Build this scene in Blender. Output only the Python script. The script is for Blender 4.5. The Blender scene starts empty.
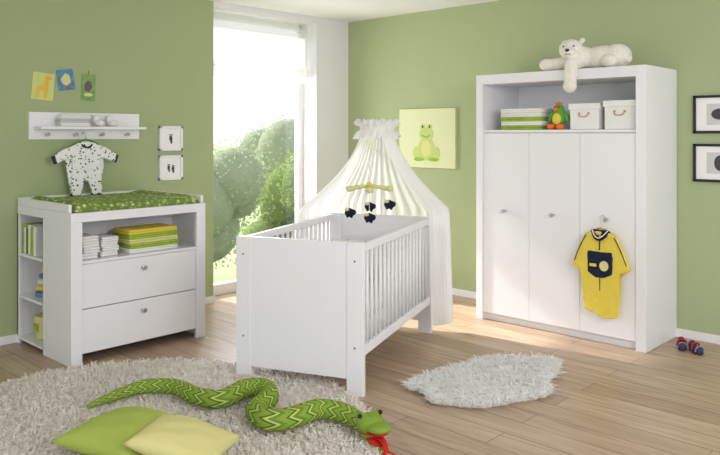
import bpy, bmesh, math, random
from mathutils import Vector, Matrix, Euler
random.seed(7)
scene = bpy.context.scene
try:
    scene.view_settings.view_transform = 'Standard'
except Exception:
    pass

# ------------------------------------------------------------------ materials
def s2l(c):
    return tuple(((v/255.0)/12.92 if v/255.0 <= 0.04045 else (((v/255.0)+0.055)/1.055)**2.4) for v in c)

def mat(name, rgb, rough=0.5, spec=0.5, noise=0.0, nscale=20, bump=0.0, bscale=80, sheen=0.0):
    m = bpy.data.materials.new(name); m.use_nodes = True
    nt = m.node_tree; b = nt.nodes['Principled BSDF']
    c = s2l(rgb)
    b.inputs['Base Color'].default_value = (*c, 1)
    b.inputs['Roughness'].default_value = rough
    b.inputs['Specular IOR Level'].default_value = spec
    if sheen: b.inputs['Sheen Weight'].default_value = sheen
    if noise or bump:
        tc = nt.nodes.new('ShaderNodeTexCoord')
    if noise:
        n = nt.nodes.new('ShaderNodeTexNoise'); n.inputs['Scale'].default_value = nscale
        n.inputs['Detail'].default_value = 4
        r = nt.nodes.new('ShaderNodeValToRGB')
        r.color_ramp.elements[0].position = 0.3; r.color_ramp.elements[1].position = 0.7
        r.color_ramp.elements[0].color = (*[v*(1-noise) for v in c], 1)
        r.color_ramp.elements[1].color = (*[min(1, v*(1+noise)) for v in c], 1)
        nt.links.new(tc.outputs['Object'], n.inputs['Vector'])
        nt.links.new(n.outputs['Fac'], r.inputs['Fac'])
        nt.links.new(r.outputs['Color'], b.inputs['Base Color'])
    if bump:
        n2 = nt.nodes.new('ShaderNodeTexNoise'); n2.inputs['Scale'].default_value = bscale
        bp = nt.nodes.new('ShaderNodeBump'); bp.inputs['Strength'].default_value = bump
        bp.inputs['Distance'].default_value = 0.01
        nt.links.new(tc.outputs['Object'], n2.inputs['Vector'])
        nt.links.new(n2.outputs['Fac'], bp.inputs['Height'])
        nt.links.new(bp.outputs['Normal'], b.inputs['Normal'])
    return m

def voro_mat(name, base, dot, scale, thresh, rough=0.8, base2=None):
    m = mat(name, base, rough); nt = m.node_tree; b = nt.nodes['Principled BSDF']
    tc = nt.nodes.new('ShaderNodeTexCoord'); v = nt.nodes.new('ShaderNodeTexVoronoi')
    v.inputs['Scale'].default_value = scale
    r = nt.nodes.new('ShaderNodeValToRGB'); r.color_ramp.interpolation = 'CONSTANT'
    r.color_ramp.elements[0].color = (*s2l(dot), 1)
    r.color_ramp.elements[1].color = (*s2l(base), 1); r.color_ramp.elements[1].position = thresh
    if base2:
        e = r.color_ramp.elements.new(min(0.95, thresh*2)); e.color = (*s2l(base2), 1)
    nt.links.new(tc.outputs['Object'], v.inputs['Vector'])
    nt.links.new(v.outputs['Distance'], r.inputs['Fac'])
    nt.links.new(r.outputs['Color'], b.inputs['Base Color'])
    return m

def sheer(name, rgb, transp, transl=0.5):
    m = bpy.data.materials.new(name); m.use_nodes = True
    nt = m.node_tree; nt.nodes.clear()
    out = nt.nodes.new('ShaderNodeOutputMaterial')
    d = nt.nodes.new('ShaderNodeBsdfDiffuse'); t = nt.nodes.new('ShaderNodeBsdfTranslucent')
    tr = nt.nodes.new('ShaderNodeBsdfTransparent')
    c = (*s2l(rgb), 1); d.inputs[0].default_value = c; t.inputs[0].default_value = c
    m1 = nt.nodes.new('ShaderNodeMixShader'); m2 = nt.nodes.new('ShaderNodeMixShader')
    m1.inputs[0].default_value = transl; m2.inputs[0].default_value = transp
    nt.links.new(d.outputs[0], m1.inputs[1]); nt.links.new(t.outputs[0], m1.inputs[2])
    nt.links.new(m1.outputs[0], m2.inputs[1]); nt.links.new(tr.outputs[0], m2.inputs[2])
    nt.links.new(m2.outputs[0], out.inputs[0])
    return m

WHITE = mat('white_lacquer', (238, 238, 242), 0.35, 0.4)
WHITE2 = mat('white_panel', (234, 234, 238), 0.4, 0.4)
GAP = mat('gap_shade_cap_grey', (120, 120, 122), 0.8)  # painted shade for door and drawer gaps; also plain grey of screw caps
GREEN_L = mat('sage_paint', (168, 181, 139), 0.9, 0.1, bump=0.05, bscale=200)
GREEN_R = mat('sage_paint_right_lit', (172, 184, 143), 0.9, 0.1, bump=0.05, bscale=200)  # same sage paint, lightened for the brighter light on this wall
WALLW = mat('white_paint', (230, 230, 233), 0.9, 0.1)
CEIL = mat('ceiling_paint', (240, 240, 242), 0.9, 0.1)
TRIM = mat('trim_white', (238, 238, 240), 0.4)
METAL = mat('brushed_metal', (190, 190, 195), 0.3); METAL.node_tree.nodes['Principled BSDF'].inputs['Metallic'].default_value = 0.9
BLACK = mat('black', (25, 25, 27), 0.5)
NAVY = mat('navy_fabric', (38, 42, 62), 0.9, 0.1)
YELLOW = mat('yellow_fabric', (230, 209, 88), 0.9, 0.1, bump=0.2)
PALEY = mat('pale_yellow_fabric', (220, 217, 150), 0.9, 0.1, bump=0.25, bscale=60)
LIME = mat('lime_fabric', (160, 188, 70), 0.9, 0.1, noise=0.12, bump=0.3)
LIME_D = mat('dark_lime', (95, 135, 45), 0.9, 0.1)
ORANGE = mat('orange_fabric', (235, 120, 50), 0.9, 0.1)
RED = mat('red_felt', (195, 45, 42), 0.9, 0.1)
CLOTH = mat('white_cloth', (238, 238, 236), 0.95, 0.1, bump=0.3, bscale=120)
CREAM = mat('cream_plush', (238, 234, 224), 1.0, 0.05, noise=0.04, nscale=40, bump=0.8, bscale=90, sheen=0.3)
BLUE = mat('blue', (90, 140, 190), 0.7)
BROWN = mat('tan', (190, 150, 100), 0.7)
PURPLE = mat('grey_blue', (95, 120, 150), 0.8)

def floor_mat():
    m = mat('oak_laminate', (205, 180, 155), 0.36, 0.4)
    nt = m.node_tree; b = nt.nodes['Principled BSDF']; L = nt.links.new
    tc = nt.nodes.new('ShaderNodeTexCoord')
    br = nt.nodes.new('ShaderNodeTexBrick'); br.offset = 0.37
    br.inputs['Scale'].default_value = 1.0
    br.inputs['Brick Width'].default_value = 1.3; br.inputs['Row Height'].default_value = 0.165
    br.inputs['Mortar Size'].default_value = 0.0026; br.inputs['Mortar Smooth'].default_value = 0.3
    br.inputs['Color1'].default_value = (*s2l((200, 176, 153)), 1)
    br.inputs['Color2'].default_value = (*s2l((180, 155, 132)), 1)
    br.inputs['Mortar'].default_value = (*s2l((122, 98, 80)), 1)
    mp = nt.nodes.new('ShaderNodeMapping'); mp.inputs['Scale'].default_value = (1.2, 14, 1)
    n = nt.nodes.new('ShaderNodeTexNoise'); n.inputs['Scale'].default_value = 2.2; n.inputs['Detail'].default_value = 6
    n.inputs['Distortion'].default_value = 0.8
    r = nt.nodes.new('ShaderNodeValToRGB')
    r.color_ramp.elements[0].position = 0.3; r.color_ramp.elements[0].color = (0.70, 0.66, 0.61, 1)
    r.color_ramp.elements[1].position = 0.7; r.color_ramp.elements[1].color = (1.06, 1.06, 1.06, 1)
    mx = nt.nodes.new('ShaderNodeMix'); mx.data_type = 'RGBA'; mx.blend_type = 'MULTIPLY'
    mx.inputs[0].default_value = 0.95
    L(tc.outputs['Object'], br.inputs['Vector']); L(tc.outputs['Object'], mp.inputs['Vector'])
    L(mp.outputs[0], n.inputs['Vector']); L(n.outputs['Fac'], r.inputs['Fac'])
    L(br.outputs['Color'], mx.inputs[6]); L(r.outputs['Color'], mx.inputs[7])
    L(mx.outputs[2], b.inputs['Base Color'])
    return m
FLOOR = floor_mat()

# ------------------------------------------------------------------ geometry helpers
def fin(name, bm, m, parent=None, smooth=False, bev=0.0, seg=2, loc=(0,0,0), rot=(0,0,0)):
    me = bpy.data.meshes.new(name)
    bmesh.ops.recalc_face_normals(bm, faces=bm.faces)
    bm.to_mesh(me); bm.free()
    o = bpy.data.objects.new(name, me); scene.collection.objects.link(o)
    if m is not None: me.materials.append(m)
    o.location = loc; o.rotation_euler = rot
    if parent: o.parent = parent
    if smooth:
        for p in me.polygons: p.use_smooth = True
    if bev:
        b = o.modifiers.new('bevel', 'BEVEL'); b.width = bev; b.segments = seg; b.limit_method = 'ANGLE'
    return o

def grp(name, loc=(0,0,0), rotz=0.0):
    e = bpy.data.objects.new(name, None); e.empty_display_size = 0.1
    scene.collection.objects.link(e); e.location = loc; e.rotation_euler = (0, 0, rotz)
    return e

def box(name, a, b, m, parent=None, bev=0.003, seg=2, rot=None, smooth=False):
    a = Vector(a); b = Vector(b); c = (a+b)/2; d = b-a
    bm = bmesh.new(); bmesh.ops.create_cube(bm, size=1)
    bmesh.ops.scale(bm, vec=d, verts=bm.verts)
    return fin(name, bm, m, parent, smooth, bev, seg, c, rot or (0,0,0))

def cyl(name, p0, p1, r, m, parent=None, r2=None, seg=20, bev=0.0):
    p0 = Vector(p0); p1 = Vector(p1); d = p1-p0
    bm = bmesh.new()
    bmesh.ops.create_cone(bm, cap_ends=True, segments=seg, radius1=r, radius2=(r if r2 is None else r2), depth=d.length)
    q = d.to_track_quat('Z', 'Y')
    bmesh.ops.transform(bm, matrix=q.to_matrix().to_4x4(), verts=bm.verts)
    o = fin(name, bm, m, parent, False, bev, 2, (p0+p1)/2)
    for p in o.data.polygons: p.use_smooth = len(p.vertices) == 4
    return o

def catmull(pts, rad, n=8):
    P = [Vector(p) for p in pts]; out = []; ro = []
    for i in range(len(P)-1):
        p0 = P[max(i-1,0)]; p1 = P[i]; p2 = P[i+1]; p3 = P[min(i+2,len(P)-1)]
        for k in range(n):
            t = k/n
            out.append(0.5*((2*p1)+(p2-p0)*t+(2*p0-5*p1+4*p2-p3)*t*t+(3*p1-p0-3*p2+p3)*t**3))
            ro.append(rad[i]*(1-t)+rad[i+1]*t)
    out.append(P[-1]); ro.append(rad[-1])
    return out, ro

def tube(name, pts, rad, m, parent=None, n=8, seg=14, flat=1.0):
    if not isinstance(rad, (list, tuple)): rad = [rad]*len(pts)
    P, R = catmull(pts, rad, n)
    bm = bmesh.new(); rings = []
    uvl = bm.loops.layers.uv.new('UVMap')
    up = Vector((0,0,1)); prev = None; acc = 0; ds = []
    for i, p in enumerate(P):
        if i: acc += (P[i]-P[i-1]).length
        ds.append(acc)
        t = (P[min(i+1,len(P)-1)]-P[max(i-1,0)]).normalized()
        if prev is None:
            a = t.cross(up)
            if a.length < 1e-3: a = t.cross(Vector((1,0,0)))
            a.normalize()
        else:
            a = (prev - t*prev.dot(t)).normalized()
        prev = a; b = t.cross(a)
        rings.append([bm.verts.new(p+(a*math.cos(2*math.pi*k/seg)+b*math.sin(2*math.pi*k/seg)*flat)*R[i]) for k in range(seg)])
    for i in range(len(rings)-1):
        for k in range(seg):
            f = bm.faces.new((rings[i][k], rings[i][(k+1)%seg], rings[i+1][(k+1)%seg], rings[i+1][k]))
            for lp, uv in zip(f.loops, ((ds[i], k/seg), (ds[i], (k+1)/seg), (ds[i+1], (k+1)/seg), (ds[i+1], k/seg))): lp[uvl].uv = uv
    bm.faces.new(rings[0]); bm.faces.new(rings[-1])
    return fin(name, bm, m, parent, True)

def cap(p0, p1, r0, r1, n=6):
    p0 = Vector(p0); p1 = Vector(p1)
    return [((p0.lerp(p1, i/(n-1))), (r0+(r1-r0)*i/(n-1),)*3) for i in range(n)]

def blob(name, parts, m, parent=None, voxel=0.006, smooth=4, loc=(0,0,0), rot=(0,0,0), single=False):
    bm = bmesh.new()
    for p in parts:
        c, r = p[0], p[1]
        if not isinstance(r, (tuple, list)): r = (r, r, r)
        M = Matrix.Translation(Vector(c))
        if len(p) > 2: M = M @ Euler(p[2]).to_matrix().to_4x4()
        M = M @ Matrix.Diagonal((*r, 1))
        bmesh.ops.create_icosphere(bm, subdivisions=3, radius=1, matrix=M)
    o = fin(name, bm, m, parent, True, loc=loc, rot=rot)
    if not single:
        rm = o.modifiers.new('remesh', 'REMESH'); rm.mode = 'VOXEL'; rm.voxel_size = voxel; rm.use_smooth_shade = True
        if smooth:
            sm = o.modifiers.new('smooth', 'SMOOTH'); sm.iterations = smooth; sm.factor = 0.6
    return o

def poly(name, pts, thick, m, parent=None, loc=(0,0,0), rot=(0,0,0), pad=False, voxel=0.007, it=6, bev=0.0):
    bm = bmesh.new()
    f = [bm.verts.new((x, 0, z)) for x, z in pts]
    b = [bm.verts.new((x, -thick, z)) for x, z in pts]
    n = len(pts)
    bm.faces.new(f); bm.faces.new(b[::-1])
    for i in range(n): bm.faces.new((f[i], f[(i+1)%n], b[(i+1)%n], b[i]))
    bmesh.ops.triangulate(bm, faces=[x for x in bm.faces if len(x.verts) > 4])
    o = fin(name, bm, m, parent, pad, bev, 2, loc, rot)
    if pad:
        rm = o.modifiers.new('remesh', 'REMESH'); rm.mode = 'VOXEL'; rm.voxel_size = voxel; rm.use_smooth_shade = True
        sm = o.modifiers.new('smooth', 'SMOOTH'); sm.iterations = it; sm.factor = 0.6
        tx = bpy.data.textures.new(name+'_wrinkle', 'CLOUDS'); tx.noise_scale = 0.06
        dm = o.modifiers.new('wrinkle', 'DISPLACE'); dm.texture = tx; dm.strength = 0.012; dm.mid_level = 0.5
    return o

def disc_pts(cx, cz, rx, rz, n=20, a0=0, a1=2*math.pi):
    return [(cx+rx*math.cos(a0+(a1-a0)*i/n), cz+rz*math.sin(a0+(a1-a0)*i/n)) for i in range(n)]

def pillow(name, w, d, t, m, loc, rot):
    bm = bmesh.new(); N = 26; top = {}; bot = {}
    for i in range(N+1):
        for j in range(N+1):
            u = -1+2*i/N; v = -1+2*j/N
            x = u*w/2*(1-0.09*(1-v*v)); y = v*d/2*(1-0.09*(1-u*u))
            h = t/2*(max(0, (1-u*u)*(1-v*v))**0.42)
            h *= 1+0.05*math.sin(5*u+3*v)+0.04*math.sin(9*v-4*u)
            top[i,j] = bm.verts.new((x, y, h))
            bot[i,j] = top[i,j] if i in (0,N) or j in (0,N) else bm.verts.new((x, y, -h))
    for i in range(N):
        for j in range(N):
            bm.faces.new((top[i,j], top[i+1,j], top[i+1,j+1], top[i,j+1]))
            try: bm.faces.new((bot[i,j], bot[i,j+1], bot[i+1,j+1], bot[i+1,j]))
            except Exception: pass
    return fin(name, bm, m, None, True, loc=loc, rot=rot)

def towels(name, a, w, d, h, mats, parent=None, rotz=0):
    g = grp(name, a, rotz)
    if parent: g.parent = parent
    n = len(mats); lh = h/n
    for i, m in enumerate(mats):
        jx = random.uniform(-0.008, 0.008); jy = random.uniform(-0.008, 0.008)
        k = 2 if lh > 0.02 else 1
        for s in range(k):
            z0 = i*lh+s*lh/k
            box('fold_%d_%d' % (i, s), (jx+0.01, jy+0.01, z0), (w-0.01+jx, d-0.01+jy, z0+lh/k), m, g, bev=lh/k*0.45, seg=3, smooth=True)
    return g

def fur(name, sampler, n, length, width, mats, parent=None, lean=(0.6, 0.95), z0=0.0, curl=0.5):
    V = []; F = []
    for _ in range(n):
        x, y, s = sampler()
        L = length*random.uniform(0.7, 1.25)*s
        a = random.uniform(0, 2*math.pi); l = L*random.uniform(*lean)
        dx, dy = math.cos(a), math.sin(a)
        a2 = a+random.uniform(-curl, curl)*2; ex, ey = math.cos(a2), math.sin(a2)
        w = width*random.uniform(0.7, 1.2); px, py = -dy*w/2, dx*w/2
        wz = random.uniform(-0.25, 0.25)*w
        h = math.sqrt(max(L*L-l*l, (L*0.25)**2))
        i = len(V)
        V += [(x-px, y-py, z0), (x+px, y+py, z0),
              (x+dx*l*0.4-px, y+dy*l*0.4-py, z0+h*0.75-wz), (x+dx*l*0.4+px, y+dy*l*0.4+py, z0+h*0.75+wz),
              (x+dx*l*0.4+ex*l*0.6, y+dy*l*0.4+ey*l*0.6, z0+h*random.uniform(0.6, 1.0))]
        F += [(i, i+1, i+3, i+2), (i+2, i+3, i+4)]
    me = bpy.data.meshes.new(name); me.from_pydata(V, [], F); me.update()
    me.materials.append(mats)
    o = bpy.data.objects.new(name, me); scene.collection.objects.link(o)
    if parent: o.parent = parent
    return o

def fiber_mat(name, c1, c2, scale=30, transl=0.5):
    m = bpy.data.materials.new(name); m.use_nodes = True; nt = m.node_tree; nt.nodes.clear()
    out = nt.nodes.new('ShaderNodeOutputMaterial')
    tc = nt.nodes.new('ShaderNodeTexCoord'); n = nt.nodes.new('ShaderNodeTexNoise')
    n.inputs['Scale'].default_value = scale; n.inputs['Detail'].default_value = 5
    r = nt.nodes.new('ShaderNodeValToRGB')
    r.color_ramp.elements[0].position = 0.35; r.color_ramp.elements[1].position = 0.65
    r.color_ramp.elements[0].color = (*s2l(c2), 1); r.color_ramp.elements[1].color = (*s2l(c1), 1)
    nt.links.new(tc.outputs['Object'], n.inputs['Vector']); nt.links.new(n.outputs['Fac'], r.inputs['Fac'])
    b = nt.nodes.new('ShaderNodeBsdfDiffuse')
    t = nt.nodes.new('ShaderNodeBsdfTranslucent'); mx = nt.nodes.new('ShaderNodeMixShader'); mx.inputs[0].default_value = transl
    nt.links.new(r.outputs['Color'], b.inputs[0])
    nt.links.new(r.outputs['Color'], t.inputs[0]); nt.links.new(b.outputs[0], mx.inputs[1]); nt.links.new(t.outputs[0], mx.inputs[2])
    nt.links.new(mx.outputs[0], out.inputs[0])
    return m

# ------------------------------------------------------------------ room
H = 2.65; YB = 0.05
box('floor', (-0.25, -7.5, -0.12), (7.0, YB+0.2, 0), FLOOR, bev=0)
box('ceiling', (-0.25, -7.5, H), (7.0, YB+0.2, H+0.12), CEIL, bev=0)
box('wall_left', (-0.2, -7.5, 0), (0, -1.65, H), GREEN_L, bev=0)
box('wall_window_side', (-0.2, -0.41, 0), (0, YB, H), WALLW, bev=0)
box('wall_window_head', (-0.2, -1.65, 2.60), (0, -0.41, H), WALLW, bev=0)
box('wall_right', (-0.2, YB, 0), (7.0, YB+0.15, H), GREEN_R, bev=0)
box('baseboard_left', (0, -7.5, 0), (0.014, -1.65, 0.06), TRIM, bev=0.003)
box('baseboard_right', (0.0, YB-0.014, 0), (7.0, YB, 0.06), TRIM, bev=0.003)
# window
w = grp('window_1', (-0.2, 0, 0))
y0, y1 = -1.65, -0.41
box('frame_a', (-0.06, y0, 0), (0.0, y0+0.06, 2.6), TRIM, w, 0.004)
box('frame_b', (-0.06, y1-0.06, 0), (0.0, y1, 2.6), TRIM, w, 0.004)
box('frame_top', (-0.06, y0, 2.54), (0.0, y1, 2.6), TRIM, w, 0.004)
box('frame_sill', (-0.06, y0, 0), (0.0, y1, 0.10), TRIM, w, 0.004)
cyl('handle_base', (0.0, y0+0.03, 1.0), (0.015, y0+0.03, 1.0), 0.012, METAL, w)
gm = bpy.data.materials.new('window_glass'); gm.use_nodes = True
nt = gm.node_tree; nt.nodes.clear(); out = nt.nodes.new('ShaderNodeOutputMaterial')
tr = nt.nodes.new('ShaderNodeBsdfTransparent'); gl = nt.nodes.new('ShaderNodeBsdfGlossy'); gl.inputs['Roughness'].default_value = 0.02
mx = nt.nodes.new('ShaderNodeMixShader'); mx.inputs[0].default_value = 0.04
nt.links.new(tr.outputs[0], mx.inputs[1]); nt.links.new(gl.outputs[0], mx.inputs[2]); nt.links.new(mx.outputs[0], out.inputs[0])
box('glass', (-0.035, y0+0.06, 0.10), (-0.029, y1-0.06, 2.54), gm, w, 0)
# sheer roman blind
def blind():
    bm = bmesh.new(); prof = []
    z = 2.59
    prof.append((0, z))
    for i in range(7):
        prof.append((0.0, 2.55-i*0.065)); 
    for (x, zz) in [(0.02, 2.12), (0.035, 2.09), (0.0, 2.10), (0.03, 2.055), (0.0, 2.06), (0.035, 2.01), (0.0, 1.99)]:
        prof.append((x, zz))
    rows = []
    for x, zz in prof:
        rows.append([bm.verts.new((x-0.11, y0+0.015+(y1-y0-0.03)*k/12, zz)) for k in range(13)])
    for i in range(len(rows)-1):
        for k in range(12): bm.faces.new((rows[i][k], rows[i][k+1], rows[i+1][k+1], rows[i+1][k]))
    return fin('roman_blind', bm, sheer('sheer_blind', (215, 215, 212), 0.35, 0.4))
blind()

# outdoors; haze is put into the pale leaf and grass colours
GRASS = mat('meadow', (162, 174, 138), 1, 0, noise=0.1, nscale=0.3)
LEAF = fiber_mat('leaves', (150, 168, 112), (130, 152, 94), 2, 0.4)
LEAF2 = fiber_mat('leaves_far_hazed', (176, 186, 162), (166, 178, 152), 2, 0.4)
LEAF3 = fiber_mat('leaves_shrub', (138, 158, 100), (116, 140, 82), 2, 0.4)
BARK = mat('bark', (110, 98, 84), 1)
bm = bmesh.new(); bmesh.ops.create_grid(bm, x_segments=2, y_segments=2, size=120)
fin('meadow_ground', bm, GRASS, loc=(-121, 40, -3.0))
def tree(name, loc, h, r, m, n=2600, leaf=0.034):
    g = grp(name, loc)
    tube('trunk', [(0,0,0), (0.1,0,h*0.4), (0,0.05,h*0.8)], [0.14,0.10,0.04], BARK, g, 4, 8)
    V = []; F = []
    cs = [(random.uniform(-r*0.55, r*0.55), random.uniform(-r*0.55, r*0.55), h*random.uniform(0.4, 0.95), r*random.uniform(0.3, 0.55)) for _ in range(14)]
    for _ in range(n):
        c = random.choice(cs); d = Vector((random.gauss(0,1), random.gauss(0,1), random.gauss(0,1))).normalized()*c[3]*random.uniform(0.5, 1.12)
        p = Vector(c[:3])+d; a = Vector((random.gauss(0,1), random.gauss(0,1), random.gauss(0,1))).normalized(); b = a.orthogonal().normalized()
        s = leaf; i = len(V)
        V += [p-a*s, p+b*s*0.5, p+a*s, p-b*s*0.5]; F.append((i, i+1, i+2, i+3))
    me = bpy.data.meshes.new('foliage'); me.from_pydata([tuple(v) for v in V], [], F); me.materials.append(m)
    o = bpy.data.objects.new('foliage', me); scene.collection.objects.link(o); o.parent = g
    blob('inner_foliage', [(c[:3], (c[3]*0.85,)*3) for c in cs], m, g, single=True)
    return g
tree('garden_tree', (-5.0, 4.0, -3.0), 4.1, 1.25, LEAF, 15000)
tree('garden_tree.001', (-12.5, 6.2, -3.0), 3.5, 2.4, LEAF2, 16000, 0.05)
tree('garden_shrub', (-3.2, -0.35, -3.0), 2.7, 0.75, LEAF3, 11000, 0.028)
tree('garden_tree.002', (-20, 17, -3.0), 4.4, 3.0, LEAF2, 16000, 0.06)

# ------------------------------------------------------------------ wardrobe
W = grp('wardrobe', (1.99, -0.52, 0)); WW, WD, WH = 1.37, 0.565, 1.95
box('side_a', (0, 0, 0), (0.06, WD, WH), WHITE, W, 0.002)
box('side_b', (WW-0.07, 0, 0), (WW, WD, WH), WHITE, W, 0.002)
box('top_board', (0.06, 0, WH-0.075), (WW-0.07, WD, WH), WHITE, W, 0.002)
box('back_panel', (0.06, WD-0.015, 0.06), (WW-0.07, WD, WH-0.075), WHITE2, W, 0)
box('niche_floor', (0.06, 0.02, 1.49), (WW-0.07, WD-0.015, 1.512), WHITE, W, 0.001)
box('door_gap_shade', (0.062, 0.035, 0.07), (WW-0.072, 0.05, 1.489), GAP, W, 0)  # added grey sheet, paints the shade seen between the doors
box('plinth', (0.06, 0.045, 0.0), (WW-0.07, 0.07, 0.08), WHITE2, W, 0)
dw = (WW-0.13)/3
for i in range(3):
    x0 = 0.06+i*dw
    box('door_%d' % i, (x0+0.0015, 0.012, 0.06), (x0+dw-0.0015, 0.034, 1.486), WHITE, W, 0.0015)
    cx = x0+dw/2
    cyl('knob_stem_%d' % i, (cx, 0.012, 0.88), (cx, -0.012, 0.88), 0.007, METAL, W)
    cyl('knob_%d' % i, (cx, -0.010, 0.88), (cx, -0.028, 0.88), 0.013, METAL, W, r2=0.017, bev=0.003)
# storage boxes
def storage(name, loc, wd, dp, h):
    g = grp(name, loc)
    box('body', (0.01, 0.01, 0), (wd-0.01, dp-0.01, h-0.03), CLOTH, g, 0.006, 3)
    box('lid', (0, 0, h-0.045), (wd, dp, h), CLOTH, g, 0.008, 3)
    for k in (0.35, 0.65):
        cyl('grommet_%d' % int(k*100), (wd*k, 0.011, h*0.62), (wd*k, 0.004, h*0.62), 0.008, BROWN, g)
    tube('cord', [(wd*0.35, 0.004, h*0.62), (wd*0.4, -0.004, h*0.5), (wd*0.6, -0.004, h*0.5), (wd*0.65, 0.004, h*0.62)], 0.004, BROWN, g, 5, 8)
storage('storage_box', (2.765, -0.47, 1.513), 0.24, 0.32, 0.19)
storage('storage_box.001', (3.03, -0.47, 1.513), 0.245, 0.32, 0.205)
towels('towel_stack', (2.17, -0.47, 1.513), 0.38, 0.28, 0.165, [LIME, CLOTH, LIME, CLOTH, CLOTH])
# plush parrot toy
g = grp('plush_parrot', (2.665, -0.42, 1.513))
blob('body', [((0,0,0.085),(0.05,0.045,0.065)), ((0,0,0.155),(0.038,0.038,0.036)), ((-0.062,0,0.095),(0.02,0.022,0.048),(0,0.4,0)), ((0.062,0,0.095),(0.02,0.022,0.048),(0,-0.4,0))], mat('parrot_green', (95,165,75), 1, 0.05), g, 0.005)
blob('belly', [((0,-0.034,0.08),(0.034,0.022,0.045))], YELLOW, g, single=True)
blob('feet', [((-0.036,-0.05,0.022),(0.03,0.038,0.022)), ((0.036,-0.05,0.022),(0.03,0.038,0.022))], ORANGE, g, 0.005)
blob('beak', [((0,-0.045,0.15),(0.018,0.022,0.015))], ORANGE, g, single=True)
blob('crest', [((0,0,0.195),(0.01,0.012,0.02)), ((0.017,0,0.19),(0.01,0.01,0.016)), ((-0.017,0,0.19),(0.01,0.01,0.016))], ORANGE, g, 0.004)
blob('eyes', [((-0.016,-0.035,0.168),(0.006,)*3), ((0.016,-0.035,0.168),(0.006,)*3)], BLACK, g, single=True)

# polar bear plush, lying on its belly with one paw hanging over the edge
B = grp('plush_polar_bear', (2.80, -0.45, 1.95))
parts = [((0.19,0.07,0.085),(0.16,0.11,0.085)), ((0.29,0.09,0.09),(0.10,0.11,0.088)), ((0.06,0.03,0.09),(0.10,0.09,0.08)),
         ((-0.005,-0.035,0.15),(0.088,0.08,0.074)), ((0.022,-0.105,0.118),(0.045,0.058,0.036)), ((0.035,-0.08,0.10),(0.05,0.04,0.035)),
         ((-0.075,0.0,0.205),(0.024,0.016,0.022)), ((0.062,0.01,0.212),(0.024,0.016,0.022))]
parts += cap((-0.03,0.02,0.06),(-0.18,-0.03,0.047),0.055,0.043) + [((-0.20,-0.04,0.048),(0.055,0.05,0.046))]
parts += cap((0.05,-0.02,0.06),(0.04,-0.105,0.035),0.055,0.05) + cap((0.04,-0.112,0.02),(0.035,-0.12,-0.10),0.05,0.044) + [((0.035,-0.128,-0.125),(0.05,0.05,0.05))]
parts += cap((0.26,0.05,0.06),(0.27,-0.01,0.05),0.06,0.05) + [((0.28,-0.02,0.05),(0.065,0.045,0.048)), ((0.385,0.06,0.06),(0.028,0.028,0.028))]
blob('body', parts, CREAM, B, 0.007, 5)
blob('nose', [((0.030,-0.160,0.130),(0.016,0.011,0.011))], BLACK, B, single=True)
blob('eyes', [((-0.024,-0.110,0.165),(0.007,)*3), ((0.048,-0.096,0.165),(0.007,)*3)], BLACK, B, single=True)
tube('mouth', [(0.006,-0.150,0.100), (0.030,-0.160,0.102), (0.050,-0.145,0.100)], 0.0022, BLACK, B, 4, 6)

# yellow romper hanging on door knob
R = grp('yellow_romper', (3.065, -0.552, 0.80))
body = [(-0.05,0.0),(0.05,0.0),(0.10,-0.02),(0.155,-0.11),(0.205,-0.24),(0.15,-0.275),(0.118,-0.20),(0.112,-0.32),(0.115,-0.42),
        (0.125,-0.585),(0.035,-0.605),(0.018,-0.46),(0.0,-0.42),(-0.018,-0.46),(-0.04,-0.575),(-0.12,-0.55),(-0.11,-0.42),(-0.11,-0.32),(-0.118,-0.20),(-0.15,-0.27),(-0.205,-0.235),(-0.155,-0.11),(-0.10,-0.02)]
poly('suit', body, 0.035, YELLOW, R, pad=True, voxel=0.007, it=4)
poly('chest_panel', [(-0.085,-0.14),(0.085,-0.14),(0.092,-0.18),(0.088,-0.29),(0.03,-0.32),(-0.03,-0.32),(-0.088,-0.29),(-0.092,-0.18)], 0.014, NAVY, R, loc=(0,-0.028,0), pad=True, voxel=0.005, it=3)
poly('bear_patch', disc_pts(0.0,-0.235,0.032,0.035), 0.008, PALEY, R, loc=(0.035,-0.041,0))
poly('patch_text', [(-0.07,-0.225),(-0.02,-0.225),(-0.02,-0.245),(-0.07,-0.245)], 0.008, YELLOW, R, loc=(0,-0.041,0))
poly('neck_lining', [(-0.05,0.012),(0.05,0.012),(0.035,-0.025),(0,-0.042),(-0.035,-0.025)], 0.012, NAVY, R, loc=(0,-0.024,0))
tube('collar', [(-0.058,-0.018,0.006),(-0.034,-0.044,-0.03),(0,-0.050,-0.05),(0.034,-0.044,-0.03),(0.058,-0.018,0.006)], 0.014, NAVY, R, 6, 10)
tube('collar_stripe', [(-0.058,-0.028,0.012),(-0.032,-0.056,-0.024),(0,-0.062,-0.042),(0.032,-0.056,-0.024),(0.058,-0.028,0.012)], 0.004, CLOTH, R, 6, 8)
tube('zip', [(0,-0.038,-0.05),(0,-0.04,-0.13)], 0.004, NAVY, R, 4, 8)
tube('leg_seam', [(0.0,-0.036,-0.32),(0.0,-0.035,-0.41)], 0.003, NAVY, R, 4, 8)
for sx in (-1, 1):
    tube('cuff_%d' % (sx+1), [(sx*0.207,-0.017,-0.237),(sx*0.150,-0.017,-0.274)], 0.014, YELLOW, R, 4, 10)
    tube('side_stripe_%d' % (sx+1), [(sx*0.103,-0.036,-0.03),(sx*0.15,-0.038,-0.12),(sx*0.19,-0.034,-0.22)], 0.0035, NAVY, R, 4, 8)
tube('hanger_hook', [(0.013,0.004,0.082),(0.02,-0.0,0.10),(0.005,-0.004,0.112),(-0.008,-0.006,0.095),(0,-0.012,0.07),(0,-0.015,0.02)], 0.003, METAL, R, 5, 8)
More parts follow.
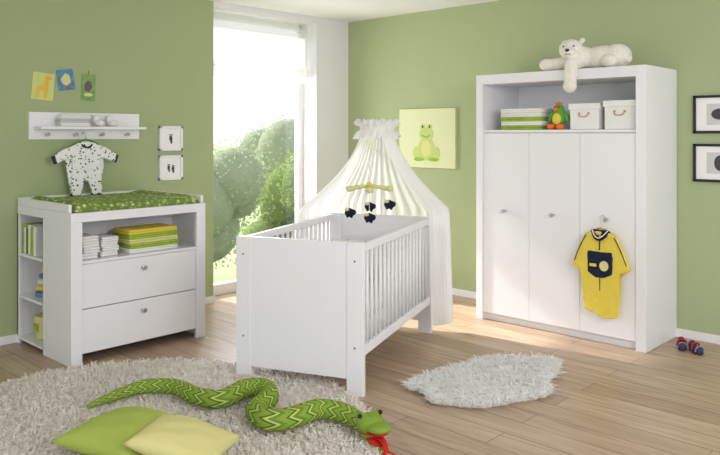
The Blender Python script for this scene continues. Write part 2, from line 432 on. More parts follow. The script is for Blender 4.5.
tube('hanger_bar', [(-0.11,-0.017,-0.03),(0,-0.017,0.022),(0.11,-0.017,-0.03)], 0.006, BROWN, R, 5, 8)

# toddler sandals
SHOEB = mat('sandal_blue', (52, 62, 98), 0.8)
def shoe(name, loc, rz):
    g = grp(name, loc, rz)
    blob('sole', [((0,0.03,0.012),(0.028,0.035,0.012)), ((0,-0.03,0.012),(0.032,0.045,0.012)), ((0,0,0.012),(0.027,0.04,0.012))], mat('sole', (60,50,50), 0.8), g, 0.004)
    blob('upper', [((0,-0.035,0.032),(0.031,0.038,0.026)), ((0,0.035,0.04),(0.027,0.03,0.036))], SHOEB, g, 0.004)
    tube('strap', [(-0.03,-0.004,0.02),(-0.024,-0.004,0.056),(0,-0.004,0.068),(0.024,-0.004,0.056),(0.03,-0.004,0.02)], 0.007, RED, g, 5, 8)
    tube('toe_strap', [(-0.03,-0.045,0.02),(-0.02,-0.047,0.046),(0,-0.048,0.055),(0.02,-0.047,0.046),(0.03,-0.045,0.02)], 0.005, mat('strap_grey', (150,150,160), 0.8), g, 5, 8)
shoe('toddler_sandal', (3.50, -0.25, 0), math.radians(25))
shoe('toddler_sandal.001', (3.60, -0.28, 0), math.radians(50))

# ------------------------------------------------------------------ changing table
D = grp('changing_table', (0.015, -3.33, 0)); DX, DY, DZ = 0.835, 1.01, 0.975
st = 0.075
box('post_a', (DX-0.03, 0, 0), (DX, st, DZ-0.06), WHITE, D, 0.002)
box('side_a', (0.42, 0, 0.0), (DX-0.03, 0.02, DZ-0.06), WHITE, D, 0.002)
box('post_b', (DX-0.03, DY-st, 0), (DX, DY, DZ-0.06), WHITE, D, 0.002)
box('side_b', (0.0, DY-0.02, 0.0), (DX-0.03, DY, DZ-0.06), WHITE, D, 0.002)
box('top_board', (0, 0, DZ-0.06), (DX, DY, DZ), WHITE, D, 0.002)
box('back_board', (0.0, 0.0, 0.05), (0.012, DY-0.02, DZ-0.06), WHITE2, D, 0)
box('mid_back', (0.40, 0.02, 0.06), (0.42, DY-0.02, DZ-0.06), WHITE2, D, 0)
box('niche_floor', (0.42, 0.02, 0.645), (DX-0.012, DY-0.02, 0.662), WHITE, D, 0.001)
box('drawer_gap_shade', (DX-0.05, 0.06, 0.06), (DX-0.04, DY-0.06, 0.645), GAP, D, 0)  # grey sheet standing in for shade around the drawers
for i, (za, zb) in enumerate([(0.07, 0.352), (0.358, 0.642)]):
    box('drawer_%d' % i, (DX-0.035, st+0.002, za), (DX-0.013, DY-st-0.002, zb), WHITE, D, 0.0015)
    kz = zb-0.07
    cyl('knob_stem_%d' % i, (DX-0.013, DY/2, kz), (DX+0.012, DY/2, kz), 0.007, METAL, D)
    cyl('knob_%d' % i, (DX+0.010, DY/2, kz), (DX+0.028, DY/2, kz), 0.013, METAL, D, r2=0.017, bev=0.003)
# side shelf
box('shelf_end', (0.40, 0.02, 0), (0.419, 0.32, DZ-0.06), WHITE, D, 0)
box('shelf_back', (0.012, 0.30, 0.04), (0.40, 0.315, DZ-0.06), WHITE2, D, 0)
box('shelf_wall_side', (0.0, 0.0, 0), (0.02, 0.02, DZ-0.06), WHITE, D, 0)
for i, z in enumerate([0.03, 0.325, 0.62]):
    box('shelf_%d' % i, (0.012, 0.002, z), (0.40, 0.30, z+0.018), WHITE, D, 0.001)
box('rim_a', (0.0, 0.0, DZ), (DX-0.03, 0.02, DZ+0.055), WHITE, D, 0.004)
box('rim_b', (0.0, DY-0.02, DZ), (DX-0.03, DY, DZ+0.055), WHITE, D, 0.004)
box('rim_c', (0.0, 0.02, DZ), (0.02, DY-0.02, DZ+0.055), WHITE, D, 0.004)
PADM = voro_mat('green_leaf_print', (150, 172, 88), (222, 228, 176), 30, 0.24, 0.8, (112, 138, 58))
def cushion(name, a, b, t, m):
    a = Vector(a); b = Vector(b); bm = bmesh.new(); N = 30; top = {}; 
    for i in range(N+1):
        for j in range(N+1):
            u = i/N; v = j/N
            ed = min(u, 1-u)*2; ev = min(v, 1-v)*2
            h = t*(1-(1-min(1, ed*6))**2)**0.5*(1-(1-min(1, ev*6))**2)**0.5
            raise_ = 0.018*(math.exp(-((v-0.08)/0.06)**2)+math.exp(-((v-0.92)/0.06)**2))
            top[i,j] = bm.verts.new((a.x+(b.x-a.x)*u, a.y+(b.y-a.y)*v, a.z+h+(raise_ if 0.02 < v < 0.98 and 0.02<u<0.98 else 0)))
    for i in range(N):
        for j in range(N): bm.faces.new((top[i,j], top[i+1,j], top[i+1,j+1], top[i,j+1]))
    edge = [top[i,0] for i in range(N+1)]+[top[N,j] for j in range(1,N+1)]+[top[i,N] for i in range(N-1,-1,-1)]+[top[0,j] for j in range(N-1,0,-1)]
    bm.faces.new(edge)
    return fin(name, bm, m, None, True)
cushion('changing_pad', (0.05, -3.30, 0.977), (0.825, -2.35, 0.977), 0.045, PADM)

towels('nappy_stack', (0.60, -3.235, 0.663), 0.2, 0.135, 0.15, [CLOTH]*4)
towels('nappy_stack.001', (0.58, -3.09, 0.663), 0.2, 0.14, 0.13, [CLOTH]*4)
towels('towel_stack.001', (0.55, -2.90, 0.663), 0.25, 0.40, 0.16, [CLOTH, LIME, PALEY, LIME, YELLOW])
bk = grp('books', (0.05, -3.31, 0.639))
cols = [LIME, CLOTH, LIME_D, CLOTH, LIME, CLOTH]
x = 0
for i, c in enumerate(cols):
    tck = random.uniform(0.03, 0.05); hh = random.uniform(0.18, 0.22)
    box('book_%d' % i, (x, 0, 0), (x+tck-0.002, 0.17, hh), c, bk, 0.002); x += tck
t = grp('toy_stacker', (0.20, -3.22, 0.344))
cyl('base', (0,0,0), (0,0,0.03), 0.06, BLUE, t, bev=0.006)
blob('ring_a', [((0,0,0.055),(0.055,0.055,0.026))], YELLOW, t, single=True)
blob('ring_b', [((0,0,0.10),(0.045,0.045,0.024))], CLOTH, t, single=True)
blob('ring_c', [((0,0,0.14),(0.035,0.035,0.022))], PURPLE, t, single=True)
blob('top_ball', [((0,0,0.175),(0.022,0.022,0.022))], YELLOW, t, single=True)
t = grp('toy_bucket', (0.20, -3.20, 0.049))
cyl('bucket', (0,0,0), (0,0,0.16), 0.07, PALEY, t, r2=0.085, bev=0.004, seg=28)
tube('bucket_handle', [(-0.085,0,0.15),(-0.06,0,0.21),(0,0,0.235),(0.06,0,0.21),(0.085,0,0.15)], 0.004, CLOTH, t, 6, 8)
box('label', (-0.03,-0.081,0.05), (0.03,-0.076,0.11), LIME, t, 0.001)

# ------------------------------------------------------------------ wall rack
K = grp('wall_shelf_rack', (0.0, -3.25, 1.44))
box('back_board', (0, 0, 0), (0.02, 0.87, 0.20), WHITE, K, 0.002)
box('ledge', (0.02, 0.03, 0.075), (0.15, 0.86, 0.095), WHITE, K, 0.002)
for i in range(4):
    yy = 0.12+i*0.21
    cyl('peg_%d' % i, (0.02, yy, 0.03), (0.06, yy, 0.036), 0.008, METAL, K)
    cyl('peg_head_%d' % i, (0.058, yy, 0.036), (0.068, yy, 0.038), 0.014, METAL, K, bev=0.002)
towels('folded_cloths', (0.03, -3.08, 1.536), 0.11, 0.24, 0.085, [CLOTH, mat('pale_grey', (200,202,200), 1), CLOTH])
for nm, yy in (('baby_bootie', -2.77), ('baby_bootie.001', -2.66)):
    blob(nm, [((0.02,0,0.026),(0.05,0.03,0.026)), ((-0.012,0,0.05),(0.03,0.03,0.04))], CLOTH, None, 0.005, 4, loc=(0.085, yy, 1.537), rot=(0,0,0.3))

ONE = voro_mat('spotted_cotton', (238, 238, 236), (50, 50, 56), 42, 0.27, 0.9)
S = grp('spotted_sleepsuit', (0.105, -2.875, 1.42), math.pi/2)
body = [(-0.045,0.0),(0.045,0.0),(0.09,-0.02),(0.17,-0.05),(0.245,-0.10),(0.225,-0.155),(0.15,-0.125),(0.105,-0.11),(0.105,-0.24),(0.11,-0.30),
        (0.12,-0.385),(0.05,-0.395),(0.02,-0.30),(0.0,-0.275),(-0.02,-0.30),(-0.045,-0.395),(-0.11,-0.395),(-0.115,-0.30),(-0.105,-0.24),(-0.105,-0.11),(-0.15,-0.125),(-0.225,-0.155),(-0.245,-0.10),(-0.17,-0.05),(-0.09,-0.02)]
poly('suit', body, 0.03, ONE, S, pad=True, voxel=0.007, it=3)
tube('neck_trim', [(-0.05,-0.014,0.0),(-0.03,-0.034,-0.03),(0,-0.036,-0.04),(0.03,-0.034,-0.03),(0.05,-0.014,0.0)], 0.007, BLACK, S, 6, 8)
tube('front_placket', [(0,-0.031,-0.045),(0,-0.033,-0.26)], 0.005, CLOTH, S, 4, 8)
for sx in (-1, 1):
    tube('cuff_%d' % (sx+1), [(sx*0.247,-0.015,-0.10),(sx*0.227,-0.015,-0.155)], 0.015, BLACK, S, 4, 10)
    tube('ankle_%d' % (sx+1), [(sx*0.045,-0.015,-0.392),(sx*0.118,-0.015,-0.388)], 0.012, BLACK, S, 4, 10)
tube('hanger_hook', [(0.0,0.035,0.055),(-0.012,0.02,0.07),(-0.006,0.0,0.07),(0.0,-0.01,0.04),(0,-0.015,0.01)], 0.003, METAL, S, 5, 8)
tube('hanger_bar', [(-0.10,-0.015,-0.02),(0,-0.015,0.018),(0.10,-0.015,-0.02)], 0.006, LIME_D, S, 5, 8)

# cards on left wall
def card(name, y, z, w_, h_, tilt, bg):
    g = grp(name, (0.0, y, z))
    poly('card', [(-w_/2,-h_/2),(w_/2,-h_/2),(w_/2,h_/2),(-w_/2,h_/2)], 0.006, bg, g)
    g.rotation_euler = (Matrix.Rotation(math.pi/2, 3, 'Z') @ Matrix.Rotation(tilt, 3, 'Y')).to_euler()
    return g
CY = mat('card_lime', (210, 214, 130), 0.7); CB = mat('card_blue', (90, 140, 180), 0.7, noise=0.3, nscale=30)
CG = mat('card_green', (130, 165, 95), 0.7, noise=0.2, nscale=30); GY = mat('giraffe_yellow', (235, 190, 70), 0.7)
g = card('giraffe_card', -3.145, 1.827, 0.16, 0.20, 0.08, CY)
poly('giraffe', [(-0.045,-0.085),(-0.03,-0.085),(-0.025,-0.03),(0.01,-0.03),(0.015,-0.085),(0.03,-0.085),(0.03,-0.02),(0.035,0.0),(0.03,0.05),(0.06,0.055),(0.062,0.07),(0.035,0.085),(0.015,0.08),(0.01,0.02),(-0.035,0.0),(-0.045,-0.03)], 0.002, GY, g, loc=(0,-0.0065,0))
g = card('shell_card', -2.975, 1.885, 0.125, 0.155, -0.15, CB)
poly('motif', [(-0.03,-0.03),(0.0,-0.045),(0.035,-0.02),(0.03,0.03),(0.0,0.05),(-0.02,0.03),(-0.04,0.01)], 0.002, PALEY, g, loc=(0,-0.0065,0))
poly('motif_b', disc_pts(0.01,-0.055,0.02,0.012), 0.002, mat('red_motif', (180,90,70)), g, loc=(0,-0.0065,0))
g = card('beetle_card', -2.80, 1.835, 0.11, 0.20, 0.03, CG)
poly('motif', [(-0.03,-0.02),(0.0,-0.035),(0.03,0.0),(0.02,0.045),(-0.01,0.05),(-0.03,0.02)], 0.002, mat('plum', (110,80,110)), g, loc=(0,-0.0065,0))
poly('motif_b', disc_pts(0.0,-0.055,0.035,0.014), 0.002, PALEY, g, loc=(0,-0.0065,0))
tube('string', [(0,-0.003,0.10),(0.0,-0.003,0.13)], 0.003, ORANGE, g, 3, 6)

MATW = mat('paper_white', (242, 242, 240), 0.8); INK = mat('ink_grey', (70, 70, 75), 0.8)
def framed(name, loc, rz, w_, h_, fm, fw, art):
    g = grp(name, loc, rz)
    d = 0.025
    box('frame_l', (-w_/2, -d, -h_/2), (-w_/2+fw, 0, h_/2), fm, g, 0.002)
    box('frame_r', (w_/2-fw, -d, -h_/2), (w_/2, 0, h_/2), fm, g, 0.002)
    box('frame_t', (-w_/2, -d, h_/2-fw), (w_/2, 0, h_/2), fm, g, 0.002)
    box('frame_b', (-w_/2, -d, -h_/2), (w_/2, 0, -h_/2+fw), fm, g, 0.002)
    box('mat_board', (-w_/2+fw, -0.012, -h_/2+fw), (w_/2-fw, -0.002, h_/2-fw), MATW, g, 0)
    for i, a in enumerate(art):
        poly('print_%d' % i, a[0], 0.0015+0.0004*i, a[1], g, loc=(0, -0.0121, 0))
    return g
foot = lambda cx, cz, s: [(disc_pts(cx, cz, 0.014*s, 0.022*s), INK), (disc_pts(cx+0.004*s, cz-0.026*s, 0.009*s, 0.014*s), INK), (disc_pts(cx-0.01*s, cz+0.027*s, 0.004*s, 0.005*s, 10), INK), (disc_pts(cx, cz+0.029*s, 0.004*s, 0.005*s, 10), INK), (disc_pts(cx+0.01*s, cz+0.026*s, 0.004*s, 0.005*s, 10), INK)]
framed('footprint_frame', (0.0, -2.085, 1.443), math.pi/2, 0.22, 0.205, WHITE, 0.02, foot(0.0, 0.0, 1.1))
framed('footprint_frame.001', (0.0, -2.085, 1.20), math.pi/2, 0.22, 0.205, WHITE, 0.02, foot(-0.02, 0.0, 0.9)+foot(0.02, -0.01, 0.9))
ART = mat('print_grey', (205, 205, 205), 0.8)
framed('animal_print_frame', (3.68, YB, 1.62), 0, 0.40, 0.27, BLACK, 0.018, [([(-0.11,-0.075),(0.11,-0.075),(0.11,0.075),(-0.11,0.075)], ART), (disc_pts(-0.02,0,0.06,0.04), INK)])
framed('animal_print_frame.001', (3.68, YB, 1.275), 0, 0.40, 0.27, BLACK, 0.018, [([(-0.11,-0.075),(0.11,-0.075),(0.11,0.075),(-0.11,0.075)], ART), (disc_pts(-0.02,0,0.04,0.055), INK)])

g = grp('frog_canvas', (1.055, YB, 1.44))
box('canvas', (-0.335, -0.025, -0.28), (0.335, 0, 0.28), mat('canvas_lime', (222, 226, 184), 0.9, 0.1), g, 0.003)
FG = mat('frog_green', (192, 210, 128), 0.9)
L_ = (0, -0.0252, 0)
poly('frog_body', disc_pts(0,-0.10,0.10,0.11), 0.002, FG, g, loc=L_)
poly('frog_head', disc_pts(0.0,0.04,0.085,0.065), 0.003, FG, g, loc=L_)
poly('frog_eye_a', disc_pts(-0.04,0.105,0.03,0.03), 0.0032, FG, g, loc=L_)
poly('frog_eye_b', disc_pts(0.04,0.105,0.03,0.03), 0.0032, FG, g, loc=L_)
poly('pupil_a', disc_pts(-0.04,0.108,0.010,0.012), 0.0045, BLACK, g, loc=L_)
poly('pupil_b', disc_pts(0.04,0.108,0.010,0.012), 0.0045, BLACK, g, loc=L_)
poly('frog_leg_a', disc_pts(-0.115,-0.14,0.045,0.06), 0.0025, FG, g, loc=L_)
poly('frog_leg_b', disc_pts(0.115,-0.14,0.045,0.06), 0.0025, FG, g, loc=L_)
poly('frog_foot_a', disc_pts(-0.09,-0.20,0.06,0.018), 0.0035, LIME, g, loc=L_)
poly('frog_foot_b', disc_pts(0.09,-0.20,0.06,0.018), 0.0035, LIME, g, loc=L_)
poly('frog_belly', disc_pts(0,-0.10,0.06,0.08), 0.0035, PALEY, g, loc=L_)
tube('frog_smile', [(-0.05,-0.029,0.03),(0,-0.029,0.008),(0.05,-0.029,0.03)], 0.003, LIME_D, g, 5, 6)

# ------------------------------------------------------------------ cot
C = grp('baby_cot', (1.885, -1.92, 0), math.radians(22)); BH = 0.865; hx = 0.41; hy = 0.72
for tag, yy, s in (('foot', -hy, 1), ('head', hy, -1)):
    ya, yb = (yy, yy+0.04) if s == 1 else (yy-0.04, yy)
    for q, xa in enumerate((-hx, hx-0.10)):
        box('%s_post_%d' % (tag, q), (xa, ya, 0), (xa+0.10, yb, BH), WHITE, C, 0.003)
    pa, pb = (ya+0.004, yb-0.008) if s == 1 else (ya+0.008, yb-0.004)
    box('%s_panel' % tag, (-hx+0.10, pa, 0.09), (hx-0.10, pb, BH), WHITE, C, 0.002)
for q, xx in enumerate((-hx+0.05, hx-0.05)):
    for z in (0.76, 0.27):
        cyl('screw_cap_%d_%d' % (q, int(z*100)), (xx, -hy-0.001, z), (xx, -hy+0.002, z), 0.006, GAP, C, seg=12)
for q, xx in enumerate((-hx+0.005, hx-0.035)):
    box('top_rail_%d' % q, (xx, -hy+0.04, BH-0.055), (xx+0.03, hy-0.04, BH-0.01), WHITE, C, 0.005)
    box('bottom_rail_%d' % q, (xx, -hy+0.04, 0.22), (xx+0.03, hy-0.04, 0.275), WHITE, C, 0.004)
    nS = 17
    for i in range(nS):
        y = -hy+0.04+(2*hy-0.08)*(i+1)/(nS+1)
        cyl('spindle_%d_%d' % (q, i), (xx+0.015, y, 0.27), (xx+0.015, y, BH-0.05), 0.010, WHITE, C, seg=10)
box('slat_base', (-hx+0.04, -hy+0.045, 0.235), (hx-0.04, hy-0.045, 0.255), WHITE2, C, 0.001)
BED = mat('sheet_white', (240, 240, 236), 0.95, 0.1, bump=0.3, bscale=12)
box('mattress', (-hx+0.042, -hy+0.045, 0.256), (hx-0.042, hy-0.045, 0.37), BED, C, 0.03, 4, smooth=True)
BUMP = voro_mat('bumper_print', (238, 238, 232), (200, 206, 184), 22, 0.2, 0.95)
def nest():
    pts = [(hx-0.075, -0.15), (hx-0.075, 0.3), (hx-0.08, 0.6), (0.2, 0.635), (-0.2, 0.635), (-hx+0.08, 0.6), (-hx+0.075, 0.3), (-hx+0.075, -0.15)]
    P, _ = catmull([(a, b, 0) for a, b in pts], [1]*len(pts), 8)
    bm = bmesh.new(); rows = []
    for k in range(9):
        z = 0.372+0.30*k/8; off = 0.018*math.sin(math.pi*k/8)
        rows.append([bm.verts.new((p.x*(1-off), p.y*(1-off*0.5), z)) for p in P])
    for k in range(8):
        for i in range(len(P)-1): bm.faces.new((rows[k][i], rows[k][i+1], rows[k+1][i+1], rows[k+1][i]))
    o = fin('cot_bumper', bm, BUMP, C, True); s = o.modifiers.new('s', 'SOLIDIFY'); s.thickness = 0.02
nest()
box('duvet', (-hx+0.08, -0.62, 0.372), (hx-0.08, 0.15, 0.44), BUMP, C, 0.03, 4, smooth=True)

# canopy
N = grp('cot_canopy', (1.885, -1.92, 0), math.radians(22))
cyl('pole', (0, hy+0.015, 0.3), (0, hy+0.015, 1.50), 0.008, WHITE, N)
tube('pole_arm', [(0, hy+0.015, 1.49), (0, hy+0.01, 1.55), (0, hy-0.05, 1.57), (0, hy-0.08, 1.56)], 0.007, WHITE, N, 6, 10)
RC = Vector((0, hy-0.08, 1.53)); RR = 0.10
NET = sheer('white_net', (252, 252, 252), 0.32, 0.5)
def canopy():
    outline = [(-0.455, 0.28), (-0.46, 0.45), (-0.47, 0.65), (-0.44, 0.80), (-0.25, 0.83), (0.0, 0.84), (0.25, 0.83), (0.46, 0.82), (0.50, 0.72), (0.485, 0.58), (0.47, 0.40)]
    zb = [0.62, 0.45, 0.30, 0.25, 0.2, 0.2, 0.2, 0.10, 0.08, 0.10, 0.14]
    P, Z = catmull([(a, b, 0) for a, b in outline], zb, 30)
    n = len(P); bm = bmesh.new(); rows = []; M = 44
    for k in range(M+1):
        h = k/M; row = []
        for i in range(n):
            s = i/(n-1)
            ang = math.radians(245 - s*310)
            r = Vector((RC.x+RR*math.cos(ang), RC.y+RR*math.sin(ang), 1.51))
            o_ = Vector((P[i].x, P[i].y, 0.92)); c = Vector((P[i].x*1.05, P[i].y, Z[i]))
            if h < 0.55:
                t = h/0.55; q = r.lerp(o_, t)
                sag = math.sin(math.pi*t)*0.12
                q.x -= (P[i].x-RC.x)*sag; q.y -= (P[i].y-RC.y)*sag
            else:
                t = (h-0.55)/0.45; q = o_.lerp(c, t)
            amp = 0.005+0.013*min(1, h*1.5)
            dirv = Vector((P[i].x-RC.x, P[i].y-(RC.y-0.2), 0)).normalized()
            ph = s*2*math.pi*31+0.8*math.sin(h*4)+1.5*math.sin(s*17)
            q += dirv*(amp*math.sin(ph)+amp)
            row.append(bm.verts.new(q))
        rows.append(row)
    for k in range(M):
        for i in range(n-1): bm.faces.new((rows[k][i], rows[k][i+1], rows[k+1][i+1], rows[k+1][i]))
    fin('net_drape', bm, NET, N, True)
    bm = bmesh.new(); rows = []
    n = 160
    for k, (rr, z, am) in enumerate([(0.10,1.57,0.004),(0.15,1.585,0.012),(0.165,1.56,0.014),(0.13,1.535,0.005),(0.125,1.51,0.004),(0.15,1.49,0.012),(0.17,1.455,0.018)]):
        rows.append([bm.verts.new((RC.x+(rr+am*math.sin(i/n*2*math.pi*20+k))*math.cos(i/n*2*math.pi), RC.y+(rr+am*math.sin(i/n*2*math.pi*20+k))*math.sin(i/n*2*math.pi), z+am*0.8*math.cos(i/n*2*math.pi*13))) for i in range(n)])
    for k in range(len(rows)-1):
        for i in range(n): bm.faces.new((rows[k][i], rows[k][(i+1)%n], rows[k+1][(i+1)%n], rows[k+1][i]))
    fin('net_ruffle', bm, sheer('ruffle_net', (250,250,250), 0.15, 0.45), N, True)
canopy()

# mobile
Mb = grp('cot_mobile', (1.885, -1.92, 0), math.radians(22))
mc = Vector((0.01, 0.45, 1.09))
tube('arm', [(0, hy+0.0, 1.30), (0, 0.66, 1.36), (0, 0.52, 1.33), (0.01, 0.45, 1.25), (0.01, 0.45, 1.10)], 0.005, WHITE, Mb, 6, 8)
for a in (20, 110):
    dx = 0.145*math.cos(math.radians(a)); dy = 0.145*math.sin(math.radians(a))
    tube('bar_%d' % a, [(mc.x-dx, mc.y-dy, mc.z-0.01), (mc.x, mc.y, mc.z+0.01), (mc.x+dx, mc.y+dy, mc.z-0.01)], [0.02,0.012,0.02], PALEY, Mb, 6, 10)
    for s in (-1, 1):
        p = Vector((mc.x+s*dx, mc.y+s*dy, mc.z-0.01))
        blob('pad_%d_%d' % (a, s+1), [(p, (0.030, 0.030, 0.022))], PALEY, Mb, single=True)
        ln = {(20,1): 0.09, (20,-1): 0.15, (110,1): 0.12, (110,-1): 0.17}[(a, s)]
        tube('string_%d_%d' % (a, s+1), [p, p-Vector((0, 0, ln))], 0.0018, CLOTH, Mb, 3, 6)
        b = p-Vector((0, 0, ln+0.025))
        blob('bee_body_%d_%d' % (a, s+1), [(b, (0.040, 0.034, 0.032)), (b+Vector((0.032, -0.012, 0.004)), (0.022,)*3), (b+Vector((-0.02,0.0,-0.026)),(0.009,0.009,0.016)), (b+Vector((0.015,0.0,-0.028)),(0.009,0.009,0.016))], NAVY, Mb, 0.005)
        blob('bee_wing_%d_%d' % (a, s+1), [(b+Vector((-0.012, -0.024, 0.022)), (0.018, 0.010, 0.012)), (b+Vector((-0.012, 0.024, 0.022)), (0.018, 0.010, 0.012))], PALEY, Mb, single=True)
blob('hub', [(mc+Vector((0,0,0.02)), (0.022,0.022,0.02))], YELLOW, Mb, single=True)

# ------------------------------------------------------------------ rugs
rc = Vector((2.162, -3.737)); RRg = 1.27
G = grp('shag_rug', (rc.x, rc.y, 0))
def edge_r(a, r): return r*(1+0.02*math.sin(5*a+1)+0.015*math.sin(9*a))
bm = bmesh.new(); vs = [bm.verts.new((edge_r(2*math.pi*i/90, RRg-0.02)*math.cos(2*math.pi*i/90), edge_r(2*math.pi*i/90, RRg-0.02)*math.sin(2*math.pi*i/90), 0)) for i in range(90)]
f = bm.faces.new(vs); r = bmesh.ops.extrude_face_region(bm, geom=[f])
bmesh.ops.translate(bm, vec=(0,0,0.014), verts=[v for v in r['geom'] if isinstance(v, bmesh.types.BMVert)])
fin('backing', bm, mat('rug_backing', (238,232,224), 1, 0, noise=0.05, nscale=60), G)
def samp():
    a = random.uniform(0, 2*math.pi); rr = edge_r(a, RRg)*math.sqrt(random.random())
    return rr*math.cos(a), rr*math.sin(a), 1.0
fur('pile', samp, 52000, 0.052, 0.009, fiber_mat('shag_wool', (252, 249, 245), (243, 238, 231), 14, 0.45), G, lean=(0.6, 0.95), z0=0.012, curl=0.8)

G2 = grp('sheepskin_rug', (2.93, -1.74, 0), math.radians(76))
def er(a): return 1+0.08*math.sin(2*a+0.4)+0.09*math.sin(3*a+0.5)+0.06*math.sin(5*a+2)+0.04*math.sin(8*a)
bm = bmesh.new(); vs = [bm.verts.new((0.48*er(2*math.pi*i/70)*math.cos(2*math.pi*i/70), 0.30*er(2*math.pi*i/70)*math.sin(2*math.pi*i/70), 0)) for i in range(70)]
f = bm.faces.new(vs); r = bmesh.ops.extrude_face_region(bm, geom=[f])
bmesh.ops.translate(bm, vec=(0,0,0.012), verts=[v for v in r['geom'] if isinstance(v, bmesh.types.BMVert)])
fin('hide', bm, mat('hide', (252,251,250), 1), G2)
def samp2():
    a = random.uniform(0, 2*math.pi); q = math.sqrt(random.random())*er(a)
    return 0.52*q*math.cos(a), 0.33*q*math.sin(a), 1.0
fur('wool', samp2, 11000, 0.065, 0.009, fiber_mat('sheep_wool', (255, 255, 255), (253, 253, 252), 40, 0.5), G2, lean=(0.75, 0.98), z0=0.01, curl=0.4)

# ------------------------------------------------------------------ snake
SN = mat('snake_green', (132, 160, 66), 0.95, 0.05, bump=0.4, bscale=150)
def snake_mat():
    m = mat('snake_body_print', (165, 188, 92), 0.95, 0.05); nt = m.node_tree; b = nt.nodes['Principled BSDF']; L = nt.links.new
    uv = nt.nodes.new('ShaderNodeUVMap'); sep = nt.nodes.new('ShaderNodeSeparateXYZ'); L(uv.outputs[0], sep.inputs[0])
    def mth(op, a, bb=None):
        n = nt.nodes.new('ShaderNodeMath'); n.operation = op
        for i, v in enumerate((a, bb)):
            if v is None: continue
            if isinstance(v, (int, float)): n.inputs[i].default_value = v
            else: L(v, n.inputs[i])
        return n.outputs[0]
    tri = mth('PINGPONG', mth('MULTIPLY', sep.outputs[1], 6.0), 0.5)
    ph = mth('ADD', mth('MULTIPLY', sep.outputs[0], 11.0), tri)
    fr = mth('FRACT', ph)
    r = nt.nodes.new('ShaderNodeValToRGB'); r.color_ramp.interpolation = 'CONSTANT'
    e = r.color_ramp.elements
    e[0].color = (*s2l((136, 162, 68)), 1)
    e[1].position = 0.42; e[1].color = (*s2l((86, 112, 46)), 1)
    k = e.new(0.58); k.color = (*s2l((188, 200, 112)), 1)
    k = e.new(0.74); k.color = (*s2l((110, 140, 54)), 1)
    L(fr, r.inputs['Fac']); L(r.outputs['Color'], b.inputs['Base Color'])
    return m
SB = snake_mat()
Sn = grp('plush_snake', (0, 0, 0))
path = [(1.689,-3.631),(1.683,-3.476),(1.702,-3.308),(1.836,-3.203),(2.058,-3.203),(2.186,-3.142),(2.155,-2.966),(2.233,-2.895),(2.365,-2.973),(2.446,-3.123),(2.587,-3.163),(2.653,-3.066),(2.663,-2.901),(2.778,-2.846),(2.92,-2.858),(3.00,-2.875)]
rad = [0.012,0.028,0.038,0.042,0.045,0.048,0.05,0.05,0.052,0.052,0.052,0.052,0.05,0.048,0.042,0.044]
tube('body', [(x, y, 0.045+rr) for (x, y), rr in zip(path, rad)], rad, SB, Sn, 10, 24)
hd = grp('head', (2.98, -2.872, 0.095), math.radians(-18)); hd.parent = Sn; hd.scale = (1.1, 1.15, 1.15)
blob('skull', [((0.02,0,0.012),(0.07,0.060,0.042)), ((0.09,0,0.018),(0.065,0.05,0.020),(0,-0.1,0)), ((0.0,0.035,0.036),(0.022,)*3), ((0.0,-0.035,0.036),(0.022,)*3)], SN, hd, 0.006)
blob('lower_jaw', [((0.02,0,-0.026),(0.05,0.045,0.022)), ((0.075,0,-0.046),(0.06,0.042,0.012),(0,0.2,0))], SN, hd, 0.006)
blob('mouth_lining', [((0.065,0,-0.004),(0.074,0.046,0.012),(0,-0.1,0)), ((0.065,0,-0.036),(0.062,0.040,0.012),(0,0.2,0)), ((0.02,0,-0.018),(0.04,0.044,0.026))], RED, hd, 0.005)
tube('tongue', [(0.04,0,-0.022),(0.13,0,-0.026),(0.17,-0.01,-0.045)], [0.013,0.013,0.010], RED, hd, 6, 8, flat=0.4)
tube('tongue_fork', [(0.165,-0.01,-0.043),(0.21,-0.045,-0.052)], [0.009,0.005], RED, hd, 4, 8, flat=0.4)
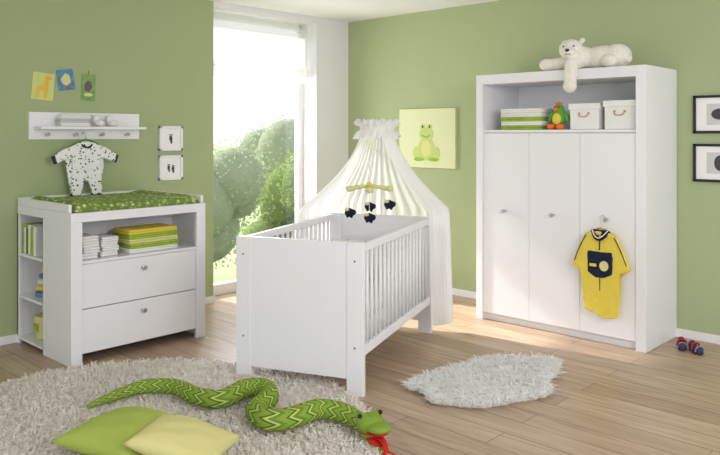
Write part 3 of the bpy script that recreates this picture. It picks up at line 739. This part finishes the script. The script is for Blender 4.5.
tube('tongue_fork_b', [(0.165,-0.01,-0.043),(0.215,0.012,-0.052)], [0.009,0.005], RED, hd, 4, 8, flat=0.4)
blob('eyes', [((0.016,0.048,0.050),(0.010,)*3), ((0.016,-0.048,0.050),(0.010,)*3)], BLACK, hd, single=True)

# ------------------------------------------------------------------ pillows
pillow('green_cushion', 0.46, 0.46, 0.15, mat('olive_cushion', (172, 188, 92), 0.9, 0.1, bump=0.25, bscale=50), (2.27, -3.73, 0.115), (0, 0, math.radians(17)))
pillow('yellow_cushion', 0.40, 0.39, 0.14, mat('butter_cushion', (216, 210, 145), 0.9, 0.1, bump=0.25, bscale=50), (2.58, -3.625, 0.135), (math.radians(-4), math.radians(12), math.radians(34)))

# ------------------------------------------------------------------ lights
world = bpy.data.worlds.new('world'); scene.world = world; world.use_nodes = True
bg = world.node_tree.nodes['Background']; bg.inputs[0].default_value = (0.95, 0.97, 1.0, 1); bg.inputs[1].default_value = 1.38
def light(kind, name, loc, direction, energy, size=1.0, color=(1,1,1)):
    l = bpy.data.lights.new(name, kind); l.energy = energy; l.color = color
    if kind == 'AREA': l.shape = 'RECTANGLE'; l.size = size; l.size_y = size*0.7
    o = bpy.data.objects.new(name, l); scene.collection.objects.link(o); o.location = loc
    o.rotation_euler = Vector(direction).to_track_quat('-Z', 'Y').to_euler(); return o
s = light('SUN', 'sun', (-6, -1, 5), (0.80, 0.10, -0.55), 9.0, color=(1, 0.98, 0.94)); s.data.angle = math.radians(2.5)
light('AREA', 'fill_light', (6.3, -3.6, 2.4), (-4.5, 2.4, -1.8), 85, 2.0)  # added fill lamp out of view, no such source in the room
light('AREA', 'window_skylight', (-0.5, -1.03, 1.4), (3, -0.3, -0.6), 32, 1.2)

# ------------------------------------------------------------------ camera
cam = bpy.data.cameras.new('camera'); co = bpy.data.objects.new('camera', cam); scene.collection.objects.link(co)
co.location = (5.33, -5.42, 1.48); co.rotation_euler = (math.radians(90), 0, math.radians(43.34))
cam.sensor_width = 36; cam.lens = 36.4; cam.shift_y = -93.5/720
cam.clip_end = 500
scene.camera = co
